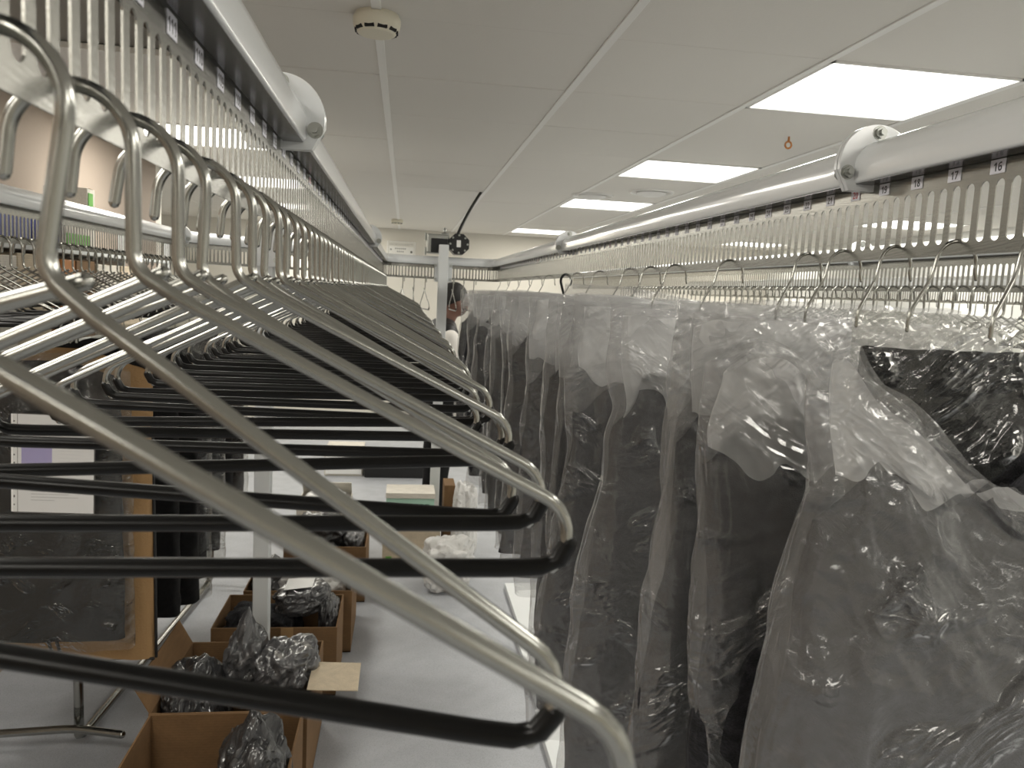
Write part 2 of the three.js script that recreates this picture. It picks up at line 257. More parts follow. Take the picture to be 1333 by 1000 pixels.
// ---------------------------------------------------------------- trouser hangers
const P3 = (x, y, z = 0) => new THREE.Vector3(x, y, z);
function hangerParts(seg, radial, wr = 0.0035) {
  const loop = [];
  // hook: tip on the wall side, round loop over the belt, shaft, bend into the right arm
  for (let i = 0; i <= 14; i++) { const a = Math.PI - i * Math.PI / 14; loop.push(P3(-0.0265 + 0.0265 * Math.cos(a), 0.0555 + 0.0265 * Math.sin(a))); }
  const hook = tube([P3(-0.0545, 0.0415), ...loop, P3(0, 0.002), P3(0.02, -0.0105)], wr, Math.round(seg * 1.5), radial, 0.009);
  const right = tube([P3(0.018, -0.0094), P3(0.205, -0.106), P3(0.2115, -0.123), P3(0.203, -0.139)], wr, seg, radial, [0, 0.015, 0.010, 0]);
  const left = tube([P3(0.011, 0.001, -0.0072), P3(-0.004, -0.0065, -0.0068), P3(-0.205, -0.106, 0), P3(-0.2115, -0.123), P3(-0.203, -0.139)], wr, seg, radial, [0, 0.01, 0.015, 0.010, 0]);
  const bar = tube([P3(0.2103, -0.1265), P3(0.2045, -0.1385), P3(0.185, -0.1395), P3(-0.185, -0.1395), P3(-0.2045, -0.1385), P3(-0.2103, -0.1265)], 0.0048, seg, radial, 0.013);
  return { hook, right, left, bar };
}
const HG = hangerParts(44, 10), HL = hangerParts(16, 5, 0.0033);
const TENS = ['twent', 'thirt'], UNITS = ['ieth', 'y-first', 'y-second', 'y-third', 'y-fourth', 'y-fifth', 'y-sixth', 'y-seventh', 'y-eighth', 'y-ninth'];
const ORD = ['nearest', 'second', 'third', 'fourth', 'fifth', 'sixth', 'seventh', 'eighth', 'ninth', 'tenth', 'eleventh', 'twelfth', 'thirteenth', 'fourteenth', 'fifteenth', 'sixteenth', 'seventeenth', 'eighteenth', 'nineteenth', ...TENS.flatMap((t) => UNITS.map((u) => t + u))];
function hanger(geo, x, d, label, group, { yaw = 0, roll = 0, flip = false, h = 0, name = 'trouser_hanger', mat = M.chrome } = {}) {
  const t = thing(name, label, 'hanger', V(x, h, d).toArray(), group);
  part('hook', geo.hook, mat, t); part('arm', geo.right, mat, t); part('arm', geo.left, mat, t);
  part('trouser_bar', geo.bar, M.blackCoat, t).userData.label = 'black coated trouser bar';
  // swing about the point where the hook rests on the belt
  const px = flip ? 0.0265 : -0.0265, q = new THREE.Euler(0, (flip ? Math.PI : 0) + yaw, 0), piv = new THREE.Vector3(-0.0265, 0.0785, 0);
  t.rotation.set(0, (flip ? Math.PI : 0) + yaw, roll, 'ZYX');
  const off = piv.clone().applyEuler(t.rotation); t.position.copy(V(x + px, h + 0.0785, d)).sub(off);
  return t;
}
{
  const first = [[0.214, -0.137, -0.04, -0.08], [0.3, -0.114, -0.15, -0.08], [0.384, -0.1235, 0.0, 0], [0.455, -0.1235, 0.0, 0.03], [0.523, -0.1235, -0.05, -0.05], [0.598, -0.1235, 0.015, 0.12], [0.668, -0.1235, 0, -0.04], [0.731, -0.1235, -0.03, 0.2], [0.795, -0.1235, 0.02, 0.02]];
  const pts = first.slice(); for (let d = 0.86; d < 5.1; d += 0.0651) pts.push([d + rr(-0.008, 0.008), -0.1235, rr(-0.02, 0.02), rr(-0.1, 0.1)]);
  pts.forEach(([d, x, roll, yaw], i) => hanger(HG, x, d, i < 30 ? ORD[i] + ' empty chrome hanger ' + (i ? 'from the viewer ' : '') + 'on the left belt, black coated bar' : 'empty chrome trouser hanger with black bar farther along the left belt', 'empty hangers on the left belt', { roll, yaw}));
  for (let d = 2.0; d < 4.0; d += 0.0651) hanger(HL, XL2 + 0.0265, d, 'empty chrome hanger on the second conveyor by the left wall', 'empty hangers by the left wall', { yaw: rr(-0.12, 0.12), roll: rr(-0.03, 0.03), flip: false });
  for (let d = 1.15; d < 5.6; d += 0.0651) hanger(HL, XR2 - 0.0265, d, 'empty chrome hanger on the belt behind the bagged garments', 'empty hangers behind the bagged garments', { yaw: rr(-0.15, 0.15), roll: rr(-0.03, 0.03), flip: true });
  for (let d = 2.5; d < 7.2; d += 0.13) hanger(HL, XR3 - 0.0265, d, 'empty chrome hanger on the farthest right conveyor', 'empty hangers on the farthest right belt', { yaw: rr(-0.15, 0.15), roll: rr(-0.03, 0.03), flip: true });
  for (const x of [-0.02, 0.055, 0.13, 0.32, 0.39, 0.46]) { const t = hanger(HL, x, DC, 'empty hanger on the cross run of the belt at the aisle end', 'empty hangers at the aisle end', { yaw: 0, roll: rr(-0.04, 0.04) }); t.rotation.y += Math.PI / 2 + rr(-0.18, 0.18); t.position.set(x, EYE, -DC + 0.0265); t.rotation.z = 0; }
}

// ---------------------------------------------------------------- garments in plastic on the right belt
const ridge = (x, y, z) => 1 - 2 * Math.abs(nz(x, y, z));
function sheetTube(o) {   // a closed film or cloth tube hanging in the plane across the rail, local origin at the belt; rows run down from a shaped top edge
  const { xl, xr, top, bot, t, sd, nx, ny, topThick = 0.002, crumple = 0.01, fold = 0.012, flare = 0, topShape = () => 0, leftShape = () => 0, foldF = 26, botShape } = o, pos = [], uv = [], idx = [];
  for (let j = 0; j <= ny; j++) for (let i = 0; i < nx; i++) {
    const th = 2 * Math.PI * i / nx, c = Math.cos(th), s = Math.sin(th), cc = Math.sign(c) * Math.pow(Math.abs(c), 0.75), u = (cc + 1) / 2;
    let x = xl + (xr - xl) * u; const tp = top + topShape(x), vv = Math.pow(j / ny, 1.55), h = tp + (bot + (botShape ? botShape(x) : 0) - tp) * vv, below = tp - h;
    x += (1 - u) * (leftShape(h) - flare * below + 0.02 * nz(sd, h * 5, 1) * smooth(0, 0.1, below)) + u * (flare * below);
    const tt = topThick + t * smooth(0, 0.22, below) * (0.75 + 0.5 * nz(sd * 3, h * 3, x * 3));
    const sg = s >= 0 ? 1 : -1, side = s >= 0 ? 1.7 : 9.3, edge = Math.min(1, 3 * Math.abs(s));
    const patch = smooth(-0.15, 0.3, nz(x * 6 + sd * 2, h * 5, side * 3 + sd));
    const cr = Math.max(0, ridge(x * 8 + sd, h * 6.5, side + sd)) + patch * 0.5 * Math.max(0, ridge(x * 19 + h * 9, h * 17 - x * 7, side * 2 + sd)) + patch * 0.3 * ridge(x * 43 + h * 21, h * 37 - x * 15, side + sd * 3);
    const z = sg * (Math.pow(Math.abs(s), 0.8) * tt + edge * (crumple * (0.25 + Math.exp(-below / 0.2)) * cr + fold * smooth(0.06, 0.4, below) * (0.55 + nz(x * foldF, h * 1.3, side + sd * 2))));
    x += 0.006 * nz(h * 16, sd, i * 0.3) * smooth(0.02, 0.1, below);
    pos.push(x, h + 0.004 * nz(x * 30, sd, side) * (1 - vv), z); uv.push(x * 2.2 + sd, h * 2.2);
  }
  for (let j = 0; j < ny; j++) for (let i = 0; i < nx; i++) { const a = j * nx + i, b = j * nx + (i + 1) % nx; idx.push(a, b, a + nx, b, b + nx, a + nx); }
  const g = new THREE.BufferGeometry(); g.setAttribute('position', new THREE.Float32BufferAttribute(pos, 3)); g.setAttribute('uv', new THREE.Float32BufferAttribute(uv, 2)); g.setIndex(idx); g.computeVertexNormals(); return g;
}
// hook of the thinner wire hangers inside the bags; its shaft leans towards the aisle
const bagHook = (() => { const l = []; for (let i = 0; i <= 12; i++) { const a = -0.25 + i * (Math.PI + 0.1) / 12; l.push(P3(0.024 * Math.cos(a), 0.056 + 0.0245 * Math.sin(a))); } return tube([P3(0.026, 0.04), ...l, P3(-0.028, 0.038), P3(-0.05, -0.002), P3(-0.05, -0.02)], 0.0021, 60, 8, 0.012); })();
const bagFrame = merge([tube([P3(-0.05, -0.018), P3(-0.045, -0.06), P3(0, -0.137)], 0.0021, 20, 6, 0.02), tube([P3(-0.18, -0.137), P3(0.18, -0.137)], 0.003, 4, 6)]);
const blackHook = (() => { const l = []; for (let i = 0; i <= 12; i++) { const a = -0.6 + i * (Math.PI + 0.9) / 12; l.push(P3(0.024 * Math.cos(a), 0.054 + 0.0245 * Math.sin(a))); } return tube([...l, P3(-0.01, 0.01), P3(0, -0.01)], 0.005, 50, 8, 0.01); })();
function bagged(o) {
  const t = thing('bagged_garment', o.label, 'garment', [XR, EYE, -o.d], 'bagged garments on the right belt');
  const near = o.d < 1.2, mid = o.d < 2.3, nx = near ? 210 : mid ? 130 : 80, ny = near ? 210 : mid ? 140 : 90;
  part('hook', o.black ? blackHook : bagHook, o.black ? M.blackPlastic : M.chrome, t).rotation.y = o.hookYaw ?? rr(-0.2, 0.2);
  if (o.d > 1.2) { const fr = part('hanger_bar', bagFrame, M.chrome, t); fr.position.y = (o.gTop ?? -0.128) + 0.06; }
  const gt = o.gTop ?? -0.128, gb = o.gBot ?? rr(-0.98, -0.9);
  const gs = o.jacket ? (x) => -0.3 * Math.max(0, Math.abs(x) - 0.1) : (x) => 0.07 * nz(x * 7, o.sd * 2, 3) - 0.07 * smooth(o.xl + 0.09, o.xl + 0.01, x) - 0.05 * smooth(o.xr - 0.1, o.xr, x);
  part('garment', sheetTube({ xl: o.xl + 0.012, xr: o.xr - 0.02, leftShape: o.leftShape, top: gt, bot: gb, t: (o.t ?? 0.03) * (o.jacket ? 0.3 : 0.6), sd: o.sd + 5, nx: near ? 120 : 60, ny: near ? 110 : 60, topThick: 0.008, crumple: 0.002, fold: 0.008, topShape: gs, flare: o.flare ?? 0.008, foldF: 18 }), o.cloth ?? M.cloth, t);
  part('plastic_cover', sheetTube({ topThick: o.topThick ?? 0.002, xl: o.xl, xr: o.xr, top: o.top, bot: o.bot ?? gb - 0.06, t: o.t ?? 0.03, sd: o.sd, nx, ny, crumple: o.crumple ?? 0.011, fold: o.fold ?? 0.012, flare: o.flare ?? 0.008, topShape: o.topShape ?? ((x) => 0.008 * nz(x * 9, o.sd, 1)), leftShape: o.leftShape }), o.clear ? M.filmClear : M.film, t);
  if (!o.clear) part('inner_fold', sheetTube({ xl: o.xl + 0.025, xr: o.xr - 0.03, top: o.top - 0.022, bot: gt - 0.02 + 0.05 * nz(o.sd, 7, 7), t: 0.012, sd: o.sd + 50, nx: Math.round(nx * 0.7), ny: Math.round(ny * 0.4), crumple: 0.012, fold: 0.004, flare: 0, topShape: o.topShape ?? (() => 0), leftShape: o.leftShape, botShape: (x) => 0.1 * nz(x * 5, o.sd * 3, 2) + 0.05 * nz(x * 19, o.sd, 5) }), M.filmFold, t);
  return t;
}
const bump = (x, c, w) => Math.exp(-((x - c) / w) * ((x - c) / w));
const BAGS = [
  { d: 0.69, xl: -0.225, xr: 0.26, top: -0.075, t: 0.045, sd: 1.2, gTop: -0.15, topShape: (x) => 0.05 * bump(x, -0.19, 0.03) - 0.09 * smooth(-0.15, -0.02, x) + 0.03 * smooth(0.02, 0.12, x), leftShape: (h) => 0.012 * bump(h, -0.17, 0.05) - 0.02 * smooth(-0.2, -0.45, h), label: 'nearest garment in plastic, its bag puffed up into a peak', crumple: 0.014 },
  { d: 0.805, xl: -0.115, xr: 0.3, top: -0.0, t: 0.026, topThick: 0.014, sd: 4.1, crumple: 0.006, gTop: -0.04, gBot: -0.75, jacket: true, cloth: M.clothBlack, topShape: (x) => -0.02 * smooth(0.0, 0.2, x), label: 'black jacket in glossy plastic, its shoulder showing above the peaked bag', clear: true },
  { d: 0.915, xl: -0.235, xr: 0.25, top: -0.075, t: 0.05, sd: 2.6, gTop: -0.155, topShape: (x) => 0.035 * bump(x, -0.16, 0.05) - 0.05 * smooth(-0.12, 0.0, x) + 0.03 * smooth(-0.02, 0.1, x), leftShape: (h) => -0.012 * bump(h, -0.16, 0.05) + 0.02 * smooth(-0.2, -0.4, h), label: 'garment in plastic with the domed, crinkled bag left of the peaked one', crumple: 0.014 },
  { d: 1.03, xl: -0.235, xr: 0.27, top: 0.0, t: 0.03, sd: 3.3, gTop: -0.14, leftShape: (h) => -0.025 * smooth(-0.25, -0.6, h), topShape: (x) => -0.02 * bump(x, -0.23, 0.03), label: 'garment in plastic just behind the domed bag' },
  { d: 1.13, xl: -0.2, xr: 0.26, top: 0.005, t: 0.025, sd: 21.1, gTop: -0.1, cloth: M.cloth, label: 'garment in plastic second behind the domed bag' },
  { d: 1.42, xl: -0.225, xr: 0.25, top: -0.01, t: 0.045, sd: 5.7, gTop: -0.16, leftShape: (h) => 0.015 * bump(h, -0.2, 0.04) - 0.05 * smooth(-0.3, -0.85, h), label: 'bagged garment fifth from the viewer, pinched below the bag corner' },
  { d: 1.72, xl: -0.23, xr: 0.24, top: 0.0, t: 0.04, sd: 6.4, gTop: -0.18, leftShape: (h) => -0.05 * smooth(-0.3, -0.9, h), label: 'bagged garment sixth from the viewer, dark slacks in a grey bag' },
  { d: 1.9, xl: -0.215, xr: 0.32, top: 0.028, t: 0.03, sd: 7.7, gTop: -0.14, topShape: (x) => -0.05 * smooth(-0.1, 0.32, x), label: 'bag with the tallest, straight white top edge' },
  { d: 2.08, xl: -0.22, xr: 0.24, top: 0.0, t: 0.04, sd: 8.8, gTop: -0.17, label: 'bagged garment eighth from the viewer, crinkled upper corner' },
  { d: 2.42, xl: -0.22, xr: 0.22, top: 0.004, t: 0.04, sd: 9.9, gTop: -0.2, cloth: M.clothGrey, label: 'bagged garment ninth from the viewer, blue-grey cloth' },
  { d: 2.75, xl: -0.23, xr: 0.22, top: 0.008, t: 0.035, sd: 10.3, gTop: -0.15, label: 'bagged garment tenth from the viewer' },
  { d: 2.95, xl: -0.225, xr: 0.22, top: 0.002, t: 0.035, sd: 11.5, black: true, hookYaw: 0.4, gTop: -0.15, label: 'bagged garment hanging from a thick black hook' },
  { d: 3.3, xl: -0.23, xr: 0.22, top: 0.004, t: 0.04, sd: 12.1, cloth: M.clothBlack, label: 'bagged garment twelfth from the viewer, very dark cloth' },
  { d: 3.62, xl: -0.22, xr: 0.22, top: 0.006, t: 0.035, sd: 13.9, label: 'bagged garment thirteenth from the viewer' },
  { d: 4.0, xl: -0.24, xr: 0.22, top: 0.002, t: 0.035, sd: 14.7, label: 'bagged garment fourteenth from the viewer' },
  { d: 4.4, xl: -0.25, xr: 0.22, top: 0.008, t: 0.035, sd: 15.2, cloth: M.clothGrey, label: 'second last bagged garment of the row' },
  { d: 4.85, xl: -0.265, xr: 0.22, top: 0.0, t: 0.035, sd: 16.6, label: 'last bagged garment of the row, next to the person' },
];
BAGS.forEach(bagged);


// ---------------------------------------------------------------- chrome rack with coats on the left
const sheet = (o) => sheetTube({ topThick: 0.01, crumple: 0.002, fold: 0.016, flare: 0.01, nx: 70, ny: 70, foldF: 14, ...o });
{
  const t = thing('garment_rack', 'chrome tube garment rack with splayed feet standing on the floor at left', 'rack', [-1.12, 0, 0]);
  const R = 0.0165, D = 2.87, E2 = 4.45;
  part('upright', tube([P3(0, 0.05, -D), P3(0, 1.62, -D)], R, 6, 12), M.chrome, t);
  part('upright', tube([P3(0.09, 0.05, -E2), P3(0.09, 1.62, -E2)], R, 6, 12), M.chrome, t);
  part('top_rail', tube([P3(-0.005, 1.62, -2.4), P3(0.095, 1.62, -E2 - 0.06)], R, 6, 12), M.chrome, t);
  part('base_rail', tube([P3(0, 0.16, -D), P3(0, 0.03, -D), P3(0.09, 0.03, -E2), P3(0.09, 0.16, -E2)], R, 40, 12, 0.07), M.chrome, t);
  for (const [d, x] of [[D - 0.02, 0], [E2 + 0.02, 0.09]]) {
    const f = part('foot', tube([P3(x - 0.32, 0.03, -d + 0.02), P3(x - 0.28, 0.075, -d + 0.01), P3(x, 0.095, -d + 0.02), P3(x + 0.17, 0.085, -d + 0.05)], R * 0.86, 36, 12, 0.05), M.chrome, t);
    part('foot_glide', new THREE.CylinderGeometry(0.017, 0.021, 0.03, 12).translate(x - 0.32, 0.015, -d + 0.02), M.blackPlastic, f);
  }
}
function coat(label, d, xl, xr, top, bot, mat, film, sd) {
  const t = thing('hanging_coat', label, 'coat', [0, EYE, -d], 'coats on the chrome rack');
  const mid = (xl + xr) / 2;
  part('cloth', sheet({ xl, xr, top, bot, t: 0.05, sd, topShape: (x) => -0.42 * Math.max(0, Math.abs(x - mid) - 0.06) }), mat, t);
  part('hook', tube([P3(mid, top, 0), P3(mid, top + 0.06, 0), P3(mid - 0.03, top + 0.1, 0), P3(mid + 0.02, top + 0.12, 0)], 0.002, 20, 6, 0.02), M.chrome, t);
  if (film) part('plastic_cover', sheet({ xl: xl - 0.015, xr: xr + 0.02, top: top + 0.04, bot: bot - 0.08, t: 0.07, sd: sd + 3, crumple: 0.01, fold: 0.01, topShape: (x) => -0.3 * Math.max(0, Math.abs(x - mid) - 0.06) }), M.filmClear, t);
}
coat('black coat right behind the tan garment bag', 2.775, -1.34, -0.845, -0.24, -1.2, M.clothBlack, false, 31.1);
coat('long black coat second behind the tan garment bag', 3.02, -1.32, -0.82, -0.24, -1.28, M.clothBlack, false, 32.7);
coat('black coat third behind the tan garment bag', 3.17, -1.32, -0.79, -0.24, -1.29, M.clothBlack, false, 33.9);
coat('dark grey coat in clear plastic near the middle of the rack', 3.34, -1.3, -0.8, -0.24, -1.25, M.cloth, true, 34.2);
coat('grey coat in clear plastic farther along the rack', 3.55, -1.3, -0.79, -0.24, -1.2, M.clothGrey, true, 35.5);
coat('short black coat near the far end of the rack', 3.75, -1.28, -0.78, -0.24, -1.17, M.clothBlack, false, 36.8);
coat('dark coat with a brown tone at the far end of the rack', 3.95, -1.27, -0.77, -0.24, -1.08, M.clothBrown, true, 37.3);
{
  const t = thing('garment_bag', 'tan cloth garment bag with black piping on the near end of the rack', 'garment bag', [0, EYE, -2.66]);
  const top = (x) => -0.3 * Math.max(0, Math.abs(x + 1.1) - 0.08);
  part('cloth', sheet({ xl: -1.4, xr: -0.8, top: -0.245, bot: -1.275, t: 0.02, sd: 41.3, flare: 0.004, topShape: top, nx: 90 }), M.tan, t);
  part('piping', tube(Array.from({ length: 13 }, (_, i) => P3(-1.4 + 0.605 * i / 12, -1.275 + 0.004 * Math.sin(i * 1.9), 0.014)), 0.005, 50, 6, 0.02), M.black, t);
  part('piping', tube([P3(-0.789, -1.275, 0.004), P3(-0.793, -0.9, 0.004), P3(-0.8, -0.5, 0.004), P3(-0.812, -0.44, 0.004), P3(-0.88, -0.34, 0.004), P3(-1.0, -0.25, 0.004)], 0.005, 50, 6, 0.03), M.black, t);
  for (const x of [-1.12, -1.095]) part('strap', tube([P3(x, -1.12, 0.036), P3(x + 0.004, -1.2, 0.034), P3(x + 0.018, -1.272, 0.026)], 0.005, 20, 6, 0.02), M.black, t);
  const u = thing('bagged_suit', 'dark suit under shiny clear plastic in front of the tan garment bag', 'suit', [0, EYE, -2.575]);
  part('cloth', sheet({ xl: -1.4, xr: -0.87, top: -0.28, bot: -1.17, t: 0.022, sd: 43.8, topShape: top, fold: 0.01, nx: 90, ny: 90 }), M.clothBlack, u);
  part('plastic_cover', sheet({ xl: -1.42, xr: -0.84, top: -0.25, bot: -1.2, t: 0.036, sd: 44.4, topShape: top, crumple: 0.016, fold: 0.008, nx: 130, ny: 130 }), M.filmClear, u);
  const doc = canvasTex(512, 700, (c) => {
    c.fillStyle = '#f1f1f1'; c.fillRect(0, 0, 512, 700); c.fillStyle = '#a9a0d6'; c.fillRect(24, 180, 205, 215);
    c.fillStyle = '#b9b5dc'; c.fillRect(24, 222, 205, 4);
    c.fillStyle = '#b5b6b4'; for (let k = 0; k < 7; k++) c.fillRect(262 + k * 21, 172 - k * 3, 16, 26);
    c.fillStyle = '#dedee2'; for (let k = 0; k < 6; k++) c.fillRect(268, 250 + k * 26, 150, 3);
    c.fillStyle = '#dcb9b9'; c.fillRect(90, 498, 110, 6); c.fillStyle = '#c4c4c4'; for (let k = 0; k < 5; k++) c.fillRect(88, 522 + k * 22, 120 + (k * 67) % 230, 5);
  });
  const docM = std({ map: doc, roughness: 0.35 });
  const p = thing('document_sleeve', 'white printed sheet with lilac blocks in a punched plastic sleeve on the suit', 'document', [-1.03, EYE - 0.585, -2.5]);
  p.rotation.set(0, 0, -0.02);
  const sheetG = new THREE.BoxGeometry(0.215, 0.3, 0.0006, 8, 8, 1);
  part('page', sheetG, docM, p);
  const st = new THREE.Shape(); st.moveTo(-0.0085, -0.15); st.lineTo(0.0085, -0.15); st.lineTo(0.0085, 0.15); st.lineTo(-0.0085, 0.15);
  for (let k = 0; k < 11; k++) { const h = new THREE.Path(); h.absellipse(0, -0.128 + k * 0.0256, 0.0026, k % 2 ? 0.0042 : 0.0026, 0, Math.PI * 2); st.holes.push(h); }
  part('punched_strip', new THREE.ExtrudeGeometry(st, { depth: 0.0006, bevelEnabled: false, curveSegments: 4 }), M.paper, p, [-0.1175, 0, 0]);
  part('sleeve_front', box(0.232, 0.306, 0.0004, -0.004, 0, 0.0014), phy({ color: 0xffffff, roughness: 0.12, transmission: 0.93, thickness: 0 }), p);
}

// ---------------------------------------------------------------- cardboard boxes on the floor
const cartonPrint = canvasTex(256, 128, (c) => { c.fillStyle = '#957450'; c.fillRect(0, 0, 256, 128); c.strokeStyle = '#5b4630'; c.lineWidth = 5; c.strokeRect(28, 40, 110, 56); c.fillStyle = '#4a3826'; c.beginPath(); c.arc(62, 66, 15, 0, 7); c.fill(); c.fillRect(94, 52, 26, 32); });
M.cardPrint = std({ map: cartonPrint, roughness: 0.9 });
function carton(label, x0, x1, dn, df, hgt, o = {}) {   // an open box: bottom, four walls, flaps
  const t = thing('cardboard_box', label, 'box', [(x0 + x1) / 2, 0, -(dn + df) / 2], o.group), w = x1 - x0, l = df - dn, m = o.mat ?? M.card;
  part('bottom_panel', box(w, 0.006, l, 0, 0.003, 0), m, t);
  part('side_panel', box(0.006, hgt, l, w / 2 - 0.003, hgt / 2, 0), m, t); part('side_panel', box(0.006, hgt, l, -w / 2 + 0.003, hgt / 2, 0), m, t);
  part('end_panel', box(w - 0.012, hgt, 0.006, 0, hgt / 2, l / 2 - 0.003), m, t); part('end_panel', box(w - 0.012, hgt, 0.006, 0, hgt / 2, -l / 2 + 0.003), m, t);
  if (o.print) part('print', box(0.2, 0.1, 0.0006, -w / 2 + 0.11, hgt * 0.55, l / 2 + 0.0008), M.cardPrint, t);
  if (o.tape) part('tape', box(0.05, 0.09, 0.0008, 0.05, hgt - 0.045, l / 2 + 0.0008), M.tape, t);
  for (const [side, ang, len] of o.flaps ?? []) {   // side 0 right, 1 left, 2 far, 3 near
    const f = part('flap', side < 2 ? box(0.005, len, l - 0.01, 0, len / 2, 0) : box(w - 0.01, len, 0.005, 0, len / 2, 0), m, t, side === 0 ? [w / 2 - 0.003, hgt, 0] : side === 1 ? [-w / 2 + 0.003, hgt, 0] : side === 2 ? [0, hgt, -l / 2 + 0.003] : [0, hgt, l / 2 - 0.003]);
    if (side === 0) f.rotation.z = -ang; else if (side === 1) f.rotation.z = ang; else if (side === 2) f.rotation.x = -ang; else f.rotation.x = ang;
  }
  return t;
}
function bundle(label, x, y, d, sx, sy, sz, mat, sd, o = {}) {   // a soft, crumpled packet
  const g = mergeVertices((() => { const q = new THREE.BoxGeometry(2, 2, 2, 26, 26, 26); q.deleteAttribute('uv'); q.deleteAttribute('normal'); return q; })()), a = g.attributes.position, uv = new Float32Array(a.count * 2), v = new THREE.Vector3();
  for (let i = 0; i < a.count; i++) {
    v.fromBufferAttribute(a, i); const l = Math.pow(Math.pow(Math.abs(v.x), 3.2) + Math.pow(Math.abs(v.y), 3.2) + Math.pow(Math.abs(v.z), 3.2), 1 / 3.2); v.divideScalar(l);
    const k = 1 + 0.2 * nz(v.x * 1.4 + sd, v.y * 1.4, v.z * 1.4) + 0.16 * ridge(v.x * 2.3, v.y * 2.3 + sd, v.z * 2.3) + 0.06 * ridge(v.x * 5, v.y * 5, v.z * 5 + sd);
    v.multiplyScalar(k); if (o.peak) v.y += o.peak * Math.exp(-((v.x - (o.px ?? 0)) ** 2 + v.z * v.z) * 5) * (v.y > 0 ? 1 : 0);
    a.setXYZ(i, v.x * sx / 2, Math.max(v.y * sy / 2, -sy / 2), v.z * sz / 2); uv[i * 2] = v.x * sx + v.z * sz * 0.6; uv[i * 2 + 1] = v.y * sy + v.z * sz;
  }
  for (let i = 0; i < uv.length; i++) uv[i] *= 2.4;
  g.setAttribute('uv', new THREE.BufferAttribute(uv, 2)); g.computeBoundingBox(); { const b = g.boundingBox, k = 1.06; g.translate(-(b.min.x + b.max.x) / 2, 0, -(b.min.z + b.max.z) / 2); g.scale(k * sx / (b.max.x - b.min.x), o.peak ? 1 : k * sy / (b.max.y - b.min.y), k * sz / (b.max.z - b.min.z)); g.computeBoundingBox(); g.translate(0, -sy / 2 - g.boundingBox.min.y, 0); } g.computeVertexNormals();
  const t = thing(o.name ?? 'wrapped_garment', label, o.cat ?? 'packet', [x, y + sy / 2, -d], o.group ?? 'packets in the cardboard boxes'); t.rotation.y = o.turn ?? 0; t.rotation.z = o.tilt ?? 0;
  part('wrapping', g, mat, t);
  if (o.slip) part('paper_slip', rbox(sx * 0.5, 0.002, sz * 0.55, 0.0008, 0, sy * 0.56, 0), M.paper, t);
  return t;
}
carton('nearest open cardboard box on the floor, mostly empty', -0.75, -0.28, 1.93, 2.455, 0.35);
bundle('black plastic bundle inside the nearest cardboard box', -0.385, 0.006, 2.17, 0.22, 0.4, 0.24, M.wrapDark, 3.1, { peak: 0.35 });
carton('second cardboard box, overfull, with a pale flap sticking out', -0.76, -0.27, 2.475, 2.99, 0.34, { flaps: [[1, 0.5, 0.1]] });
bundle('black wrapped garment at the left of the second box', -0.66, 0.15, 2.68, 0.17, 0.24, 0.34, M.wrapDark, 4.4, { tilt: 0.3 });
bundle('grey plastic packet with a pointed corner on the second box', -0.53, 0.19, 2.84, 0.15, 0.24, 0.2, M.wrapGrey, 5.2, { peak: 0.8 });
bundle('large grey wrapped garment on top of the second box', -0.375, 0.255, 2.77, 0.22, 0.17, 0.28, M.wrapGrey, 6.6);
bundle('flat dark packet with a pale edge at the front of the second box', -0.42, 0.15, 2.57, 0.26, 0.1, 0.14, M.wrapDark, 7.7);
{ const t = thing('card_flap', 'pale card sheet poking out of the second box', 'card', [-0.2, 0.352, -2.68]); part('sheet', rbox(0.17, 0.004, 0.2, 0.001), M.cardPale, t).rotation.z = -0.04; }
carton('third cardboard box with a printed end, behind the post', -0.74, -0.235, 3.2, 3.56, 0.3, { print: true, tape: true });
bundle('dark folded garment lying in the third box', -0.56, 0.14, 3.36, 0.32, 0.18, 0.26, M.cloth, 8.3, { cat: 'garment' });
bundle('pale grey packet with a white paper slip on the third box', -0.405, 0.3, 3.4, 0.24, 0.11, 0.24, M.wrapGrey, 9.4, { slip: true, tilt: 0.12 });
bundle('shiny dark packet at the right of the third box', -0.285, 0.17, 3.38, 0.09, 0.2, 0.24, M.wrapDark, 10.4);
carton('fourth cardboard box, just behind the third', -0.69, -0.2, 3.6, 4.02, 0.3);
bundle('pale crumpled packet in the fourth box', -0.42, 0.16, 3.8, 0.34, 0.2, 0.3, M.wrapPale, 11.2);
bundle('grey packet in the fourth box', -0.6, 0.2, 3.78, 0.14, 0.18, 0.26, M.wrapGrey, 12.2);
carton('fifth cardboard box under dark shiny packets', -0.6, -0.165, 4.2, 4.66, 0.31);
bundle('dark shiny packets heaped on the fifth box', -0.42, 0.2, 4.4, 0.3, 0.24, 0.34, M.wrapDark, 13.3);
bundle('pale packet on the right of the fifth box', -0.24, 0.22, 4.36, 0.12, 0.14, 0.24, M.wrapGrey, 14.8);
carton('white and red box at the end of the row of boxes', -0.62, -0.3, 4.85, 5.15, 0.36, { mat: M.cardWhite, flaps: [[2, -0.6, 0.1]] });
bundle('crumpled pale packet on the white and red box', -0.46, 0.25, 5.0, 0.26, 0.16, 0.24, M.wrapPale, 15.1);
